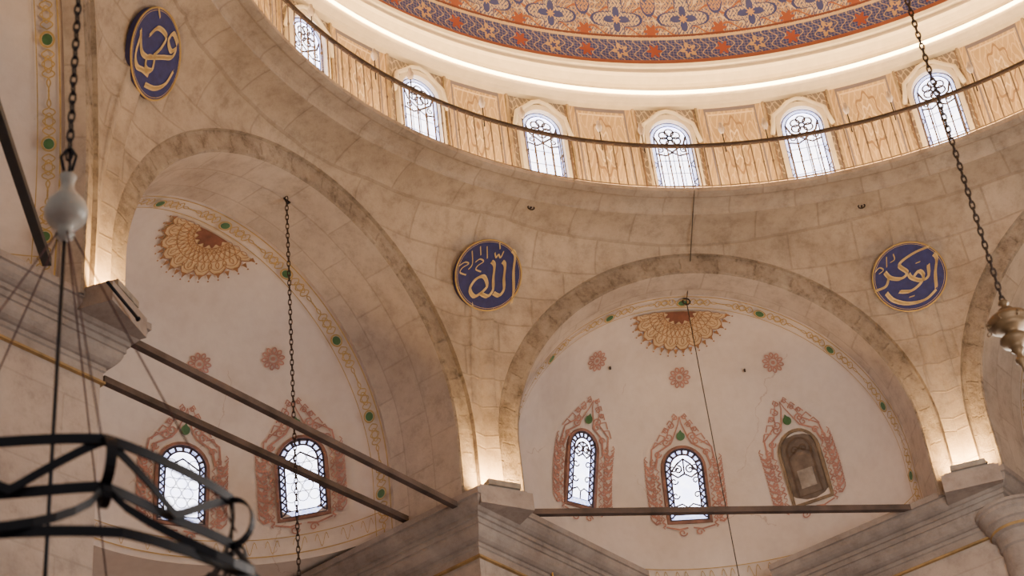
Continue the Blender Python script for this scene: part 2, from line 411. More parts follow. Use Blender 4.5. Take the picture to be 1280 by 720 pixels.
    for y,w in((.012,.0025),(.05,.002)): g.ribbon([(-1.5+3*i/100,y) for i in range(101)],w,BB)
    for i in range(12):
        cx=-1.35+2.7*i/11
        for sgn in(-1,1):
            g.ribbon([(cx+sgn*(.02+.07*t/12),.031+.014*math.sin(t*PI/4)) for t in range(13)],.0025,BB)
    g.build('painted_border',M_gold,hd);gr.build('green_disc',M_green,hd)
    X0=L/2;Y0=.060
    fill=MB();ln=MB();co=MB()
    def BS(x,y): return B(X0+x,Y0+y,.006)
    def BS2(x,y): return B(X0+x,Y0+y,.0078)
    Rr=.092
    poly=[(Rr*(1+.14*abs(math.cos(a*9)))*math.cos(a),Rr*1.10*(1+.14*abs(math.cos(a*9)))*math.sin(a)) for a in [PI*i/90 for i in range(91)]]
    def half(mb_,pl,f,R_n=6):
        vs=[]
        for r in range(R_n+1): vs+=[f(x*r/R_n,y*r/R_n) for x,y in pl]
        mb_.add(vs,[(r*91+i,r*91+i+1,(r+1)*91+i+1,(r+1)*91+i) for r in range(R_n) for i in range(90)])
    half(fill,poly,BS);fill.build('sunburst',M_sunb,hd)
    half(co,[(Rr*.36*(1+.12*math.cos(a*14))*math.cos(a),Rr*.40*(1+.12*math.cos(a*14))*math.sin(a)) for a in [PI*i/90 for i in range(91)]],BS2,3);co.build('sunburst_core',M_core,hd)
    for q in(.42,.55,.78): ln.ribbon([(x*q,y*q) for x,y in [(Rr*math.cos(PI*i/60),Rr*1.10*math.sin(PI*i/60)) for i in range(61)]],.0016,BS2)
    ln.ribbon(poly,.0022,BS2);ln.ribbon([(x*.9,y*.9) for x,y in poly],.0014,BS2)
    for i in range(19):
        a=PI*i/18
        for q0,q1,w in((.56,.77,.22),(.42,.54,.18),(.80,.98,.12)):
            for sg in(-1,1):
                ln.ribbon([(Rr*(q0+(q1-q0)*t/6)*math.cos(a+sg*w*.35*math.sin(PI*t/6)),Rr*1.10*(q0+(q1-q0)*t/6)*math.sin(a+sg*w*.35*math.sin(PI*t/6))) for t in range(7)],.0014,BS2)
        ln.ribbon([(Rr*(1.10+.13*t/3)*math.cos(a),Rr*1.10*(1.10+.13*t/3)*math.sin(a)) for t in range(4)],lambda t:.010*(1-t)+.001,BS2)
        ln.fan([(Rr*1.27*math.cos(a)+.0022*math.cos(t*PI/3),Rr*1.40*math.sin(a)+.0022*math.sin(t*PI/3)) for t in range(6)],BS2)
    ln.build('tracery',M_brown,hd)
# ---------------------------------------------------------------- half-dome windows and painted ornament
def spiral(cx,cy,r,a0,turn,n=14): return [(cx+r*(1-i/n*.8)*math.cos(a0+turn*2*PI*i/n),cy+r*(1-i/n*.8)*math.sin(a0+turn*2*PI*i/n)) for i in range(n+1)]
def arch_outline(hw,y0,y1,n=14,ins=0):
    hw=hw-ins; top=y1-ins
    sp=top-hw*1.05
    return [(-hw,y0+ins),(-hw,sp)]+[(-hw*math.cos(PI*i/n),sp+hw*1.05*math.sin(PI*i/n)) for i in range(1,n)]+[(hw,sp),(hw,y0+ins)]
wn=[0]
def frame_of(k,c):
    q=unloc(k,c);p2,d=BAY[k]
    n=Vector(((q.x-p2)/d**2,q.y/A2**2,max(0,q.z-ZA)/A2**2));n.normalize()
    n=loc(k,n.x,n.y,0)+Vector((0,0,n.z)); n=-n
    r=Vector((0,0,1)).cross(n); r.normalize()
    return r,n.cross(r),n
def half_window(k,px,py,hw,hh,dull=False,lattice='border'):
    c=hit_sd(px,py,k)
    if c is None: return
    T,U,N=frame_of(k,c)
    wn[0]+=1
    root=sroot('window_%d'%wn[0],c)
    def M(z): return lambda x,y:c+T*x+U*y+N*z
    y0,y1=-hh,hh
    out=arch_outline(hw+.006,y0-.006,y1+.006);inn=arch_outline(hw,y0,y1)
    fr=MB();m=len(out)
    for z0,z1,A,Bp in((.013,.013,out,inn),(.013,-.02,out,out),(.013,.004,inn,inn)):
        vs=[M(z0)(x,y) for x,y in A]+[M(z1)(x,y) for x,y in Bp]
        fr.add(vs,[(i,(i+1)%m,(i+1)%m+m,i+m) for i in range(m)])
    fr.build('frame',M_redd if not dull else M_blindr,root)
    pane=MB().fan(arch_outline(hw,y0,y1),M(.006)).build('pane',M_blind if dull else M_pane,root)
    if not dull:
        bd=MB();A=arch_outline(hw,y0,y1);Bp=arch_outline(hw,y0,y1,ins=.014)
        bd.add([M(.0075)(*p) for p in A]+[M(.0075)(*p) for p in Bp],[(i,(i+1)%m,(i+1)%m+m,i+m) for i in range(m)])
        bd.build('border_glass',M_paneb,pane)
    ld=MB();Z=M(.0095)
    def R(p,w=.003,cl=False): ld.ribbon(p,w*1.4,Z,cl)
    iw=hw-.014
    R(arch_outline(hw,y0,y1,ins=.014),.0030,True)
    if not dull:
        R(arch_outline(hw,y0,y1,ins=.002),.004,True)
        for i in range(8):
            y=y0+.014+(y1-hw-y0-.014)*i/7
            for s in(-1,1):
                R([(s*hw,y+.008),(s*(hw-.007),y+.006),(s*(hw-.013),y)],.0026);R([(s*hw,y-.008),(s*(hw-.007),y-.006),(s*(hw-.013),y)],.0026)
        for i in range(1,8):
            a=PI*i/8;sp=y1-hw;R([(hw*math.cos(a),sp+hw*math.sin(a)),((hw-.014)*math.cos(a),sp+(hw-.014)*math.sin(a))],.004)
    if dull:
        R([(-iw,y1-hw-.012),(0,y1-hw+.004),(iw,y1-hw-.012)],.003);R(spiral(-.010,y1-.040,.010,0,1.2),.0024);R(spiral(.010,y1-.040,.010,PI,-1.2),.0024)
        pn=MB().add([M(.009)(x,y) for x,y in((-iw*.66,y0+.03),(iw*.66,y0+.03),(iw*.66,y1-.085),(-iw*.66,y1-.085))],[(0,1,2,3)]);pn.build('panel',M_blindf,pane)
    elif lattice=='circle':
        r=.0118
        for a in range(-3,4):
            for b in range(-7,8):
                cx=a*r*2+(b%2)*r;cy=b*r*1.73
                if abs(cx)<iw-.008 and y0+.024<cy<y1-.036: R([(cx+r*.95*math.sin(t*PI/5),cy+r*.95*math.cos(t*PI/5)) for t in range(10)],.0012,True)
        R([(-iw,y1-hw-.004),(0,y1-.03),(iw,y1-hw-.004)],.003)
    else:
        R([(-iw,y1-hw-.01),(-iw*.5,y1-hw+.008),(0,y1-.024),(iw*.5,y1-hw+.008),(iw,y1-hw-.01)],.003)
        for s in(-1,1):
            R(spiral(s*iw*.45,y1-hw-.004,.010,PI/2,s*1.2),.0026)
            R([(s*iw,y1-hw-.012),(s*iw*.5,y1-hw-.022),(0,y1-hw-.014)],.003)
            for yy in(-.3,.1,.45): R(spiral(s*(iw-.006),hh*yy,.009,0,s*1.0),.0022)
        R([(-iw,y0+.032),(-iw*.4,y0+.038),(0,y0+.030),(iw*.4,y0+.038),(iw,y0+.032)],.0026);R([(0,y1-.024),(0,y1-hw-.014)],.0026);R([(0,y0+.014),(0,y0+.03)],.0026)
    ld.build('leading',M_lead if not dull else M_dkbrown,pane)
    sw=MB();W=hw
    def MS(x,y): return proj_sd(k,c+T*x+U*y,.004)
    q_=1.3
    for s in(-1,1):
        sw.ribbon([(s*(W+.016+.004*math.sin(t*1.8)),-hh-.02+(1.75*hh)*t/36) for t in range(37)],lambda t:q_*(.0022+.0010*math.sin(19*t)),MS)
        sw.ribbon([(s*(W+.030+.006*math.sin(t*1.4+1)),-hh-.005+(1.6*hh)*t/36) for t in range(37)],lambda t:q_*.0020,MS)
        for j in range(9):
            y=-hh+.006+hh*1.78*j/9
            sw.ribbon(spiral(s*(W+.024+.006*(j%2)),y,.008,PI/2,-s*1.3),lambda t:q_*.0032*(1-.6*t),MS)
            sw.ribbon([(s*(W+.024),y-.010),(s*(W+.034),y-.014),(s*(W+.044),y-.004),(s*(W+.046),y+.006)],lambda t:q_*.0040*(1-.8*t)+.0008,MS)
            sw.ribbon([(s*(W+.038),y+.002),(s*(W+.046),y+.010),(s*(W+.041),y+.016)],.0026,MS)
        yt=hh+.01
        sw.ribbon([(s*(W+.02),yt-.05),(s*(W+.01),yt-.012),(s*(W*.55),yt+.006),(s*.018,yt+.018),(s*.004,yt+.055),(0,yt+.075)],lambda t:q_*.004*(1-.6*t),MS)
        sw.ribbon([(s*(W+.03),yt-.045),(s*(W+.026),yt-.005),(s*(W*.75),yt+.022),(s*.028,yt+.04),(s*.014,yt+.07)],lambda t:q_*.0034*(1-.6*t),MS)
        for cx_,cy_,r_ in((.028,.022,.011),(.020,.052,.008),(.034,.040,.007),(.010,.072,.006)): sw.ribbon(spiral(s*cx_,yt+cy_,r_,PI,s*-1.3),.0029,MS)
        sw.ribbon(spiral(s*(W*.8),yt+.010,.010,0,s*1.3),.0030,MS);sw.ribbon(spiral(s*(W+.012),yt-.018,.009,0,s*1.3),.0030,MS)
        for j in range(5): sw.ribbon([(s*(.006+.010*j),yt+.074-.017*j),(s*(.013+.012*j),yt+.083-.018*j),(s*(.018+.013*j),yt+.074-.020*j)],.0030,MS)
        sw.ribbon([(s*(W+.012),-hh-.015),(s*W*.6,-hh-.022),(s*.006,-hh-.018)],.0038,MS);sw.ribbon(spiral(s*.02,-hh-.03,.010,0,s*1.2),.0030,MS)
    sw.build('painted_scrollwork',M_red,HD[k])
    gd=MB();gd.fan([(.010*math.cos(t*PI/8),hh+.034+.011*math.sin(t*PI/8)+(.006 if t==4 else 0)) for t in range(16)],lambda x,y:proj_sd(k,c+T*x+U*y,.007));gd.build('green_drop',M_green,HD[k])
def rosette(k,px,py,r=.024):
    c=hit_sd(px,py,k)
    if c is None:return
    T,U,N=frame_of(k,c);g=MB()
    def MS(x,y): return proj_sd(k,c+T*x+U*y,.004)
    for i in range(10):
        a=2*PI*i/10
        for sg in(.22,-.22):
            g.ribbon([(r*(.45+.55*t/8)*math.cos(a+sg*math.sin(PI*t/8)),r*(.45+.55*t/8)*math.sin(a+sg*math.sin(PI*t/8))) for t in range(9)],.0028,MS)
    g.ribbon([(r*.42*math.cos(t*PI/8),r*.42*math.sin(t*PI/8)) for t in range(16)],.0026,MS,True);g.fan([(r*.2*math.cos(t*PI/4),r*.2*math.sin(t*PI/4)) for t in range(8)],MS)
    g.build('painted_rosette',M_red,HD[k])
half_window(0,724,586,.036,.082);half_window(0,856,607,.044,.082);half_window(0,1006,583,.041,.078,dull=True)
half_window(1,226,607,.049,.084,lattice='circle');half_window(1,379,598,.049,.084,lattice='circle')
for k,px,py in((0,745,450),(0,849,471),(0,967,452),(1,249,455),(1,342,448)): rosette(k,px,py)
# ---------------------------------------------------------------- drum windows
for i in range(-4,6):
    az=i*PI/12
    c=Vector((RW*math.cos(az),RW*math.sin(az),H+.17)); N=Vector((-math.cos(az),-math.sin(az),0));T=Vector((0,0,1)).cross(N);U=Vector((0,0,1))
    wn[0]+=1;root=sroot('window_%d'%wn[0],c)
    def M(z): return lambda x,y:c+T*x+U*y+N*z
    y0,y1=-.16,HW-H-.17-.024
    A=arch_outline(.056,y0,y1+.016);Bq=arch_outline(.046,y0,y1+.002);m=len(A)
    fr=MB()
    for z0,z1,a_,b_ in((.016,.016,A,Bq),(.016,-.002,A,A),(.016,.002,Bq,Bq)):
        fr.add([M(z0)(*p) for p in a_]+[M(z1)(*p) for p in b_],[(j,(j+1)%m,(j+1)%m+m,j+m) for j in range(m)])
    fr.tube([M(.015)(x,y) for x,y in((-.066,y1-.062),(-.060,y1-.035),(-.056,y1-.012),(-.036,y1+.004),(-.018,y1+.020),(0,y1+.026),(.018,y1+.020),(.036,y1+.004),(.056,y1-.012),(.060,y1-.035),(.066,y1-.062))],.0055,6)
    fr.build('frame',M_cream,root)
    pane=MB().fan(arch_outline(.046,y0,y1),M(.003)).build('pane',M_pane,root)
    bd=MB();A=arch_outline(.046,y0,y1);Bq=arch_outline(.046,y0,y1,ins=.010)
    bd.add([M(.0045)(*p) for p in A]+[M(.0045)(*p) for p in Bq],[(j,(j+1)%m,(j+1)%m+m,j+m) for j in range(m)]);bd.build('border_glass',M_paneb,pane)
    ld=MB();Z=M(.006)
    ld.ribbon(Bq,.003,Z,True);ld.ribbon(arch_outline(.046,y0,y1,ins=.001),.003,Z)
    for x in(-.018,0,.018): ld.ribbon([(x,y0),(x,y1-.085)],.0018,Z)
    for j in range(7):
        y=y0+.03+j*.035
        if y<y1-.085: ld.ribbon([(-.036,y),(.036,y)],.0018,Z)
    yc=y1-.044
    for t in range(6):
        a=t*PI/3+PI/6; cx_,cy_=.0155*math.cos(a),yc+.0155*math.sin(a)
        ld.ribbon([(cx_+.010*math.cos(q*PI/6),cy_+.010*math.sin(q*PI/6)) for q in range(12)],.0038,Z,True)
    ld.ribbon([(.0065*math.cos(q*PI/6),yc+.0065*math.sin(q*PI/6)) for q in range(12)],.0038,Z,True)
    for s in(-1,1):
        ld.ribbon([(s*.036,yc+.006),(s*.028,yc-.018),(s*.010,yc-.032),(0,yc-.040)],.0045,Z);ld.ribbon(spiral(s*.026,yc-.034,.008,PI/2,s*1.2),.0034,Z)
        for yy in (-.10,-.05,0): ld.ribbon([(s*.046,yy+.012),(s*.036,yy),(s*.046,yy-.012)],.003,Z)
    ld.ribbon([(-.036,y1-.088),(-.015,y1-.094),(0,y1-.085),(.015,y1-.094),(.036,y1-.088)],.0045,Z)
    ld.build('leading',M_lead,pane)
mb=MB()
for i in range(-4,6):
    for dd in(-.064,.064):
        az=i*PI/12+dd
        c=Vector(((RW-.003)*math.cos(az),(RW-.003)*math.sin(az),H+.165));N=Vector((-math.cos(az),-math.sin(az),0));T=Vector((0,0,1)).cross(N)
        mb.box(c,T*.0025,N*.003,Vector((0,0,.165)))
mb.build('trim_5',M_pil,kind='structure')
# ---------------------------------------------------------------- railing
ra0,ra1=math.radians(-66),math.radians(72)
rail=thing('gallery_railing','thin dark iron railing curving around the gallery under the dome windows','railing',(RR*math.cos(0),0,H+.01))
n=120
MB().tube([Vector((RR*math.cos(ra0+(ra1-ra0)*i/n),RR*math.sin(ra0+(ra1-ra0)*i/n),HR)) for i in range(n+1)],.0048,8).build('handrail',M_rust,rail)
MB().tube([Vector((RR*math.cos(ra0+(ra1-ra0)*i/n),RR*math.sin(ra0+(ra1-ra0)*i/n),H+.022)) for i in range(n+1)],.0018,6).build('bottom_rail',M_bal,rail)
step=math.radians(1.12);na=int((ra1-ra0)/step);rest=MB()
for i in range(na+1):
    az=ra0+i*step; inn=math.radians(-48)<az<math.radians(62)
    b=MB();x,y=RR*math.cos(az),RR*math.sin(az)
    prof=[(.0015,0),(.0015,.062),(.0026,.066),(.0015,.070),(.0015,HR-H-.01)]
    (b if inn else rest).lathe((x,y,H+.01),prof,6)
    if inn: b.build('baluster',M_bal,rail)
o=rest.build('baluster_run',M_bal,rail);o['kind']='stuff'
ords=['first','second','third','fourth','fifth','sixth','seventh','eighth','ninth','tenth','eleventh','twelfth','thirteenth']
j=0
for i in range(3,-4,-1):
    for dd in(2.6,-2.6):
        az=math.radians(i*15+7.5+dd)
        if j>=13: break
        x,y=(RR+.012)*math.cos(az),(RR+.012)*math.sin(az)
        t=thing('oil_lamp','small clear glass lamp on thin stalk above railing, %s from the left'%ords[j],'lamp',(x,y,HR),'small glass lamps along the gallery railing');j+=1
        MB().tube([(x,y,HR-.01),(x,y,HR+.045)],.0014,5).build('stalk',M_iron,t)
        MB().lathe((x,y,HR+.04),[(.001,0),(.004,.002),(.0072,.012),(.0065,.018),(.0035,.024),(.0035,.030)],10).build('glass_cup',M_bulb,t)
# ---------------------------------------------------------------- piers with cornices
def sweep(k,path,prof):
    mb=MB();n=len(path);offs=[]
    for i in range(n):
        def nrm(a,b):
            d=Vector((b[0]-a[0],b[1]-a[1]));d.normalize();return Vector((d.y,-d.x))
        if i==0:o=nrm(path[0],path[1])
        elif i==n-1:o=nrm(path[-2],path[-1])
        else:
            a=nrm(path[i-1],path[i]);b=nrm(path[i],path[i+1]);o=(a+b)/(1+a.dot(b))
        offs.append(o)
    L=[0]
    for i in range(n-1): L.append(L[-1]+math.dist(path[i],path[i+1]))
    for i in range(n-1):
        for j in range(len(prof)-1):
            vs=[];uv=[]
            for (ii,jj) in((i,j),(i+1,j),(i+1,j+1),(i,j+1)):
                q=path[ii];w=offs[ii]*prof[jj][0];vs.append(loc(k,q[0]+w.x,q[1]+w.y,prof[jj][1]));uv.append((L[ii]*S,prof[jj][1]*S))
            mb.add(vs,[(0,1,2,3)],uv)
    return mb
CP=[(-.05,0),(0,0),(0,-.012),(-.004,-.013),(-.004,-.018),(-.007,-.024),(-.012,-.030),(-.018,-.034),(-.022,-.035),(-.022,-.043),(-.026,-.044),(-.026,-.054),(-.029,-.055),(-.029,-.060),(-.032,-.068),(-.037,-.075),(-.043,-.079),(-.047,-.080),(-.047,-.087),(-.050,-.089),(-.050,-.103),(-.055,-.105)]
CP=[(o,ZC+z) for o,z in CP]
def pier(k,s,vlen,tn,side):
    u0,v0=1.108,.390
    path=[(1.62,s*v0),(u0,s*v0),(u0,s*vlen)]
    test=Vector((path[1][0]-path[0][0],path[1][1]-path[0][1]));nr=Vector((test.y,-test.x)).normalized()
    if nr.y*s>0: path=path[::-1]
    w=sweep(k,path,CP).build('trim_%d'%tn,M_corn,kind='structure')
    mb=MB();mb.add([loc(k,1.62,s*v0,ZC),loc(k,u0,s*v0,ZC),loc(k,u0,s*vlen,ZC),loc(k,1.62,s*vlen,ZC)],[(0,1,2,3)]);mb.build('pier_top',M_corn,w)
    sweep(k,path,[(-.0505,ZC-.1035),(-.0470,ZC-.105),(-.0470,ZC-.109),(-.056,ZC-.110)]).build('gilt_fillet',M_goldd,w)
    sweep(k,path,[(-.053,ZC-.100),(-.053,ZC-.30),(-.053,ZC-1.2)]).build('wall_pier_%s'%side,M_pier,kind='structure')
pier(1,1,.86,6,'left');pier(1,-1,.93,7,'middle');pier(-1,1,.93,8,'right')
for i,az in enumerate((HB*3,HB,-HB)):
    n_=Vector((math.cos(az),math.sin(az),0));t_=Vector((-math.sin(az),math.cos(az),0));mb=MB()
    c=n_*1.235;mb.box(c+Vector((0,0,ZC-.012)),n_*.058,t_*.056,Vector((0,0,.018)));mb.box(c+Vector((0,0,ZC+.009)),n_*.05,t_*.049,Vector((0,0,.004)))
    mb.build('trim_%d'%(9+i),M_corn,kind='structure')
az=-HB;c=Vector((1.215*math.cos(az)-.0,1.215*math.sin(az)-.066,0))
CO=[(.0,.078),(.074,.078),(.074,.072),(.070,.070),(.070,.063),(.066,.058),(.063,.051),(.063,.046),(.059,.043),(.055,.034),(.055,.028),(.049,.024),(.046,.012),(.046,.0),(.042,-.004),(.042,-.9)]
cb=MB()
for i in range(len(CO)-1): cb.lathe((c.x,c.y,ZC-.150),CO[i:i+2],48)
cb.build('trim_12',M_corn,kind='structure')
cb=MB();cb.lathe((c.x,c.y,ZC-.150),[(.0555,.028),(.0575,.031),(.0555,.034)],48);cb.build('trim_13',M_goldd,kind='structure')
# small gilded finial in front of the middle pier face
q=hit_u(689,704,1,1.150);t=thing('gilded_finial','small gilded leaf finial just right of the middle pier at the bottom edge','finial',q)
MB().lathe(q,[(.001,.020),(.004,.014),(.007,.006),(.0075,0),(.005,-.006),(.003,-.009),(.005,-.012),(.002,-.016),(.002,-.075)],14).build('stem',M_gilt,t)
lf=MB();ti=Vector((R_.x,R_.y,0)).normalized()
for sg in(-1,1): lf.tube([q+ti*(sg*.011*math.sin(w*.35))+UP_ for w,UP_ in [(i_,Vector((0,0,-.010+.0035*i_))) for i_ in range(9)]],[.0022,.003,.0034,.0034,.003,.0026,.002,.0014,.0006],6)
lf.build('leaf',M_gilt,t)
# ---------------------------------------------------------------- floodlights
fl_lab=['small floodlight at the foot of the left arch above big pier','pale box floodlight at the arch foot in the middle of the view','pale box floodlight at the arch foot on the right pier']
for i,az in enumerate((HB*3,HB,-HB)):
    n_=Vector((math.cos(az),math.sin(az),0));t_=Vector((-math.sin(az),math.cos(az),0));c=n_*1.190+Vector((0,0,ZC+.019))
    t=thing('floodlight',fl_lab[i],'floodlight',c-Vector((0,0,.006)),'floodlights at the arch feet')
    hs=MB().box(c,n_*.010,t_*.034,Vector((0,0,.0055))).build('housing',M_box,t)
    MB().box(c+Vector((0,0,.006)),n_*.008,t_*.030,Vector((0,0,.0006))).build('lens',M_lamp,hs)
    MB().tube([c-t_*.034-Vector((0,0,.006)),c-t_*.037,c-t_*.034+Vector((0,0,.004))],.0015,5).build('bracket',M_iron,hs)
    ld=bpy.data.lights.new('flood_%d'%i,'AREA');ld.shape='RECTANGLE';ld.size=.34;ld.size_y=.08;ld.energy=46;ld.color=(1,.56,.18);ld.spread=math.radians(170)
    lo=bpy.data.objects.new('flood_light',ld);col.objects.link(lo);lo.location=(c+n_*.006+Vector((0,0,.010)))*S
    lo.rotation_euler=(-(Vector((0,0,-1))-n_*.6)).to_track_quat('-Z','Y').to_euler()
# ---------------------------------------------------------------- tie beams
def beam(k,u,a,b,label,th=.0058,mat=None,group='tie beams across the arches'):
    p=hit_u(a[0],a[1],k,u);q=hit_u(b[0],b[1],k,u);d=(q-p).normalized();p=p-d*.02;q=q+d*.015
    o=Vector((math.cos(k*PI/4),math.sin(k*PI/4),0));w=d.cross(o).normalized()
    mb=MB();mb.box((p+q)/2,d*((q-p).length/2),o*th,w*th)
    ob=mb.build('tie_beam',mat or M_wood);tag(ob,label,'beam',group)
beam(1,1.165,(160,425),(562,628),'upper slanting tie beam across left arch')
beam(1,1.30,(140,480),(513,652),'lower slanting tie beam across left arch')
beam(0,1.21,(668,641),(1152,635),'level tie beam across the arch below three windows')
beam(2,1.165,(-20,90),(57,322),'dark tie beam at upper left edge beside painted border',mat=M_iron)
p,q=hit_u(134,352,1,1.050),hit_u(172,398,1,1.075)
m=MB();m.tube([p,p.lerp(q,.5),q],.0026,8);m.tube([q,q+(q-p).normalized()*.003],.0040,8)
tag(m.build('iron_bar',M_iron),'short dark iron bar at the left arch foot above the tie beams','bar')
# ---------------------------------------------------------------- roundels
def catmull(pts,n=8):
    out=[];p=[pts[0]]+list(pts)+[pts[-1]]
    for i in range(1,len(p)-2):
        for j in range(n):
            t=j/n;q=[]
            for a in(0,1):
                a0,a1,a2,a3=p[i-1][a],p[i][a],p[i+1][a],p[i+2][a]
                q.append(.5*(2*a1+(a2-a0)*t+(2*a0-5*a1+4*a2-a3)*t*t+(3*a1-a0-3*a2+a3)*t**3))
            out.append(tuple(q))
    out.append(tuple(pts[-1]));return out
def write(mb,strokes,M,w,nib=math.radians(55),k=1.0):
    for st in strokes:
        ws=w*(st[0] if isinstance(st[0],(int,float)) else 1);pts=st[1:] if isinstance(st[0],(int,float)) else st
        c=[(x*k,y*k) for x,y in catmull(pts)];nx,ny=math.cos(nib)*ws/2,math.sin(nib)*ws/2
        mb.add([M(x+s*nx,y+s*ny) for x,y in c for s in(1,-1)],[(2*i,2*i+1,2*i+3,2*i+2) for i in range(len(c)-1)])
        mb.ribbon(c,ws*.5,M)
# الله with a small جل جلاله, محمد, ابو بكر
ALLAH=[[(.62,.62),(.70,.50),(.67,.1),(.69,-.4),(.64,-.72)],[(.36,.34),(.43,.24),(.41,-.1),(.42,-.36),(.30,-.52),(.14,-.46)],[(.06,.34),(.14,.24),(.12,-.1),(.12,-.38),(-.02,-.54),(-.22,-.46)],
 [(-.20,-.46),(-.04,-.28),(-.14,-.04),(-.36,-.12),(-.50,-.36),(-.38,-.54),(-.20,-.46)],[.45,(.14,.56),(.18,.44),(.24,.52),(.30,.44),(.38,.60)],[.45,(.26,.82),(.28,.66)],
 [.36,(-.82,.22),(-.66,.32),(-.56,.28),(-.72,.18),(-.78,.06),(-.62,.0)],[.36,(-.48,.60),(-.46,.28),(-.56,.14)],[.36,(-.38,.32),(-.26,.40),(-.16,.34),(-.3,.24),(-.36,.14),(-.22,.08)],[.36,(-.08,.72),(-.06,.42)],[.36,(-.26,.72),(-.24,.50)]]
MUH=[[(.76,.20),(.60,.40),(.42,.26),(.52,.06),(.70,.10),(.56,-.06),(.20,-.06),(-.30,-.06)],[(-.26,.36),(.04,.50),(.34,.34),(.16,.12),(-.10,-.02)],[(-.06,-.06),(-.16,-.30),(-.38,-.26),(-.34,-.06),(-.16,-.06)],
 [(-.34,-.06),(-.54,.06),(-.58,.46)],[(-.56,.38),(-.74,.02),(-.70,-.22),(-.48,-.30),(-.28,-.40)],[(.62,-.34),(.34,-.58),(-.04,-.66),(-.40,-.58)],[.55,(.04,.88),(.10,.70)]]
BAKR=[[(.56,.58),(.64,.46),(.62,.1),(.66,-.28)],[(.44,.30),(.46,.02),(.30,-.10),(.06,-.04),(-.02,.06)],[(.10,-.02),(.22,.14),(.34,.02),(.26,-.20),(.04,-.38),(-.22,-.40)],[(.44,.78),(.04,.58),(-.26,.30),(-.06,.10),(-.20,-.06),(-.46,-.04),(-.60,.10)],
 [(-.50,-.02),(-.56,-.26),(-.80,-.38)],[(.66,-.34),(.40,-.60),(.0,-.70),(-.36,-.62),(-.54,-.44)],[.4,(.14,.34),(.24,.38)],[.4,(.02,-.54),(.14,-.50)],[.34,(-.84,.10),(-.74,.22),(-.64,.16),(-.74,.06)],[.34,(-.58,.50),(-.56,.24)],[.34,(-.42,.58),(-.38,.44),(-.48,.36)]]
for (px,py),(sx,sy),st,mt,lab in(((189,67),(31,58),MUH,M_blue,'blue and gold calligraphy roundel at upper left beside painted border'),((608,345),(41,44),ALLAH,M_navy,'blue and gold calligraphy roundel between the two large arches'),((1137,347),(46,43),BAKR,M_blue,'blue and gold calligraphy roundel above the right pier')):
    c=hit_pend(px,py);th=math.atan2(c.y,c.x);e=.03
    dr=(pend(th,c.z+e)-pend(th,c.z-e))/(2*e)
    U=Vector((math.cos(th)*dr,math.sin(th)*dr,1)).normalized();T0=Vector((-math.sin(th),math.cos(th),0));N=T0.cross(U).normalized()
    if N.dot(c-CAM)>0:N=-N
    T=U.cross(N)
    def jac(v):
        a=pix(c+v*.01);b=pix(c-v*.01);return ((a[0]-b[0])/.02,(a[1]-b[1])/.02)
    jt,ju=jac(T),jac(U);det=jt[0]*ju[1]-ju[0]*jt[1]
    def solve(x,y): return T*((x*ju[1]-ju[0]*y)/det)+U*((jt[0]*y-x*jt[1])/det)
    AX,AY=solve(sx,0),solve(sx*.04,-sy)
    def M(z): return lambda x,y:c+AX*x+AY*y+N*z
    t=thing('calligraphy_roundel',lab,'roundel',c,'calligraphy roundels on the pendentives')
    cir=[(math.cos(2*PI*i/64),math.sin(2*PI*i/64)) for i in range(64)]
    b=MB();b.fan(cir,M(.0100));b.add([M(.0100)(*p) for p in cir]+[M(-.002)(*p) for p in cir],[(i,(i+1)%64,(i+1)%64+64,i+64) for i in range(64)]);bo=b.build('board',mt,t)
    b=MB();b.tube([M(.0103)(*p) for p in cir],.0018,6,True);b.build('rim',M_gold,t)
    b=MB();b.ribbon([(x*.945,y*.945) for x,y in cir],.009,M(.0110),True);write(b,st,M(.0116),.13,k=1.12);b.build('lettering',M_write,bo)
# ---------------------------------------------------------------- chains and lamps
def chain(mb,a,b,pitch,r):
    a,b=Vector(a),Vector(b);L=(b-a).length;n=max(1,int(L/pitch));d=(b-a)/L
    x=d.cross(Vector((.3,1,.1))).normalized();y=d.cross(x)
    for i in range(n):
        c=a+d*(i+.5)*L/n;o=x if i%2 else y
        pts=[c+d*(pitch*.68*math.cos(t*PI/5))+o*(pitch*.27*math.sin(t*PI/5)) for t in range(10)]
        mb.tube(pts,r,5,True)
c=at(1262,404,2.25)
t=thing('hanging_lamp','aged bronze tiered lamp hub on a long chain at right edge','lamp',c)
m=MB();chain(m,c+Vector((0,0,.03)),(c.x,c.y,3.64),.011,.0013);m.build('chain',M_rust,t)
hb=MB().lathe(c,[(.001,.036),(.006,.033),(.007,.030),(.004,.027),(.004,.023),(.010,.020),(.011,.017),(.007,.014),(.014,.011),(.024,.008),(.028,.004),(.029,.001),(.028,-.002),(.022,-.004),(.023,-.006),(.018,-.010),(.010,-.013),(.008,-.016),(.013,-.019),(.018,-.023),(.019,-.027),(.017,-.031),(.011,-.034),(.007,-.038),(.009,-.041),(.005,-.045),(.004,-.050),(.007,-.054),(.007,-.058),(.003,-.064),(.001,-.078)],32).build('hub',M_brass,t)
for i in range(8):
    a=i*PI/4; MB().tube([c+Vector((.029*math.cos(a)+.003*math.cos(q*PI/4)*math.cos(a),.029*math.sin(a)+.003*math.cos(q*PI/4)*math.sin(a),-.003+.003*math.sin(q*PI/4))) for q in range(8)],.0008,5,True).build('hook_ring',M_brass,hb)
m=MB();m.tube([c+Vector((0,0,-.07)),c+Vector((0,0,-.36))],.0011,5);m.build('rod',M_rust,hb)
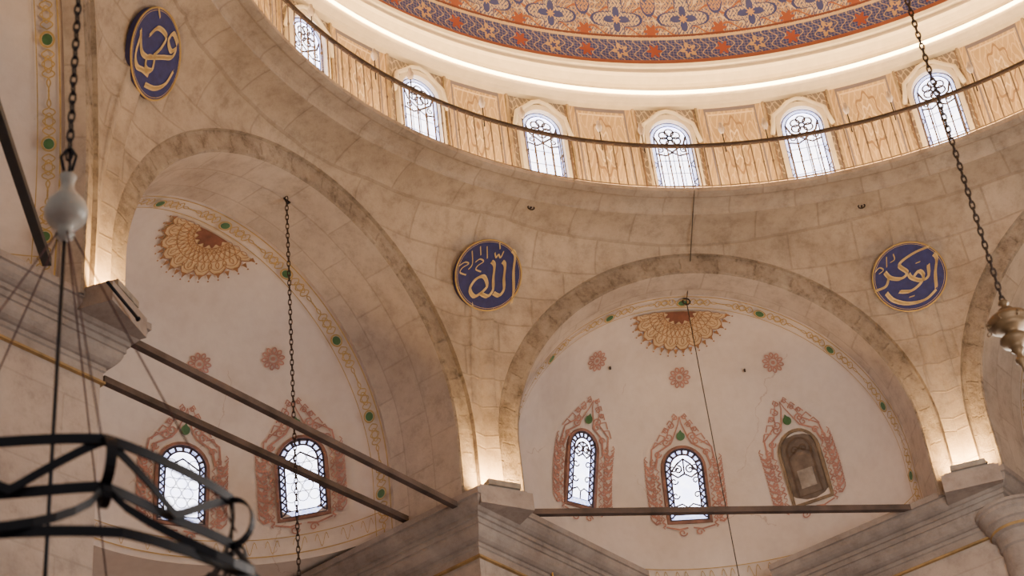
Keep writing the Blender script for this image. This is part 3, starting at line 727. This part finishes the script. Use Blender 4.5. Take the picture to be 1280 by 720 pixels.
# left chandelier
hub=at(83,258,1.6)
t=thing('chandelier','dark iron strip chandelier with wavy open bands hanging from milky glass hub','chandelier',hub)
m=MB();chain(m,hub+Vector((0,0,.055)),(hub.x,hub.y,2.2),.0115,.0011);m.build('chain',M_iron,t)
MB().lathe(hub,[(.003,.038),(.008,.034),(.006,.028),(.006,.022),(.008,.016),(.012,.010),(.017,.003),(.0195,-.006),(.0185,-.013),(.014,-.019),(.008,-.024),(.006,-.029),(.009,-.033),(.002,-.040)],24).build('glass_hub',M_glass2,t)
m=MB()
for i in range(3):
    a=i*2*PI/3
    m.tube([hub+Vector((.004*math.cos(a),.004*math.sin(a),.040)),hub+Vector((.008*math.cos(a),.008*math.sin(a),.055)),hub+Vector((.002*math.cos(a),.002*math.sin(a),.066))],.0016,5)
m.build('hook',M_iron,t)
UP=Vector((0,0,1));fw=Vector((math.cos(yaw),math.sin(yaw),0))
R1,R3=.152,.200
z1=drop(hub-fw*R1,546);z2=drop(hub-fw*R1,606);z3=drop(hub-fw*R3,664)
right=yaw-PI/2; PH=right-.12;K=7;zm=(z1+z2)/2;za_=(z1-z2)/2
def wave(R,zf,rf,n=168):
    out=[]
    for i in range(n):
        a=2*PI*i/n+PH;r=R*rf(a-PH);out.append(Vector((hub.x+r*math.cos(a),hub.y+r*math.sin(a),zf(a-PH))))
    return out
h1=MB().strip3(wave(R1,lambda a:z1,lambda a:1-.06*abs(math.sin(K*a/2))),UP,.0042,.0007,True).build('hoop',M_iron,t)
h2=MB().strip3(wave(R1,lambda a:z2,lambda a:1-.10*abs(math.sin(K*a/2))),UP,.0042,.0007,True).build('hoop',M_iron,t)
h3=MB().strip3(wave(R3,lambda a:z3,lambda a:1-.04*abs(math.sin(K*a/2))),UP,.0040,.0007,True).build('hoop',M_iron,t)
tri=lambda x:math.asin(math.sin(x)*.998)/1.5
MB().strip3(wave(R1*.985,lambda a:zm+za_*tri(K*a+PI/2),lambda a:1-.05*abs(math.sin(K*a/2))),UP,.0040,.0007,True).build('zigzag_band',M_iron,h1)
for i in range(K):
    a0=PH+i*2*PI/K;a1=a0+2*PI/K
    pts=[]
    for q in range(13):
        f=q/12;a=a0+(a1-a0)*f;r=R1+(R3-R1)*math.sin(PI*f);pts.append(Vector((hub.x+r*math.cos(a),hub.y+r*math.sin(a),z2+(z3-z2)*math.sin(PI*f)**.8)))
    MB().strip3(pts,UP,.0038,.0007).build('loop_band',M_iron,h2)
for i in range(K):
    a=PH+i*2*PI/K;o=Vector((math.cos(a),math.sin(a),0));b=Vector((hub.x+o.x*R1,hub.y+o.y*R1,zm))
    m=MB();m.strip3([b+o*(.016*math.sin(q*PI/12))+UP*(za_*math.cos(q*PI/12)) for q in range(13)],o.cross(UP),.0040,.0007)
    b2_=b+UP*(-za_);m.strip3([b2_+o*(.012*math.sin(q*.5)*(1-q/18))+UP*(.010*(math.cos(q*.5)*(1-q/18)-1)) for q in range(14)],o.cross(UP),.0032,.0007)
    m.build('scroll',M_iron,h1)
for i in range(5):
    a=PH+i*2*PI/5+.35
    MB().tube([hub+Vector((.006*math.cos(a),.006*math.sin(a),-.03)),Vector((hub.x+R1*.97*math.cos(a),hub.y+R1*.97*math.sin(a),z1))],.0008,5).build('cord',M_cord,t)
MB().tube([hub+Vector((0,0,-.03)),Vector((hub.x,hub.y,z3-.1))],.0018,6).build('stem',M_iron,t)
c=hit(358,246,lambda p:(lambda q:math.hypot(q.y,q.z-ZA)-AI if q.x>1.16 and q.z>ZA else -1)(unloc(1,p)))
if c:
    t=thing('hanging_chain','long thin straight chain hanging from the left arch soffit','chain',c)
    m=MB();chain(m,c,(c.x,c.y,c.z-1.1),.011,.0010);m.build('links',M_rust,t)
    MB().tube([c+Vector((0,0,.012)),c+Vector((.006,.004,0)),c+Vector((.003,-.006,-.012)),c+Vector((0,0,-.018))],.0022,6).build('hook',M_iron,t)
a=hit(868,238,lambda p:math.hypot(p.x,p.y)-.999);b=hit_sd(857,377,0)
if b is None: b=hit_u(857,372,0,1.2)
b2=at(858,377,(b-CAM).dot(F_)-.02)
t=thing('lamp_wire','thin slack wire from gallery edge over hook down past middle window','wire',b2)
MB().tube([a,a.lerp(b2,.35)+Vector((0,0,-.004)),a.lerp(b2,.7)+Vector((0,0,-.012)),b2],.0011,5).build('slack_wire',M_wire,t)
MB().tube([b2,b2+Vector((0,0,-1.2))],.0011,5).build('hanging_wire',M_wire,t)
m=MB();m.tube([b2+Vector((.0,.008*math.cos(q*PI/5),.008*math.sin(q*PI/5))) for q in range(10)],.0018,5,True);m.build('ring',M_rust,t)
for (px,py),lab in(((663,260),'small rusty iron ring on stone left of centre below gallery'),((1077,258),'small rusty iron ring on stone right of centre below gallery')):
    q=hit_pend(px,py);N=Vector((-q.x,-q.y,-.3)).normalized();T=Vector((-q.y,q.x,0)).normalized();U=N.cross(T)
    m=MB();m.tube([q+N*.003+T*.007*math.cos(w*PI/6)+U*.005*math.sin(w*PI/6) for w in range(12)],.0016,5,True);m.tube([q-N*.01,q+N*.004],.002,5)
    tag(m.build('iron_ring',M_rust),lab,'hook','iron rings in the masonry')
for (px,py),lab in(((763,461),'small iron hook on plaster right of left rosette'),((931,464),'small iron hook on plaster left of right rosette')):
    q=hit_sd(px,py,0);N=(CAM-q).normalized()
    m=MB();m.tube([q-N*.01,q+N*.012,q+N*.016+Vector((0,0,.006))],.0024,5);tag(m.build('wall_hook',M_rust),lab,'hook','iron hooks on the plaster')
mb=MB();mb.add([Vector((-4,-4,-.27)),Vector((4,-4,-.27)),Vector((4,4,-.27)),Vector((-4,4,-.27))],[(0,1,2,3)]);mb.build('floor',simple('red carpet',(120,74,66),.9),kind='structure')
# ---------------------------------------------------------------- lights
def point(p,e,c,r):
    l=bpy.data.lights.new('pt','POINT');l.energy=e;l.color=c;l.shadow_soft_size=r;o=bpy.data.objects.new('fill_light',l);col.objects.link(o);o.location=Vector(p)*S
point((.1,-.2,1.15),860,(1,.90,.79),1.5)  # added wide soft fill for the warm ambient, not a lamp fitting
point((-.5,-.1,.9),520,(1,.91,.82),1.5)  # second added fill, lifts the shadow on the left soffit
w=bpy.data.worlds.new('World');sc.world=w;w.use_nodes=True
w.node_tree.nodes['Background'].inputs[0].default_value=(1,.90,.83,1);w.node_tree.nodes['Background'].inputs[1].default_value=.35
# ---------------------------------------------------------------- camera
cd=bpy.data.cameras.new('Camera');cam=bpy.data.objects.new('Camera',cd);col.objects.link(cam)
cd.sensor_width=36;cd.lens=FPX/1280*36;cd.clip_start=.05
mtx=Matrix((R_,U_,-F_)).transposed().to_4x4();mtx.translation=CAM*S;cam.matrix_world=mtx
cd.dof.use_dof=True;cd.dof.focus_distance=22;cd.dof.aperture_fstop=2.2
sc.camera=cam
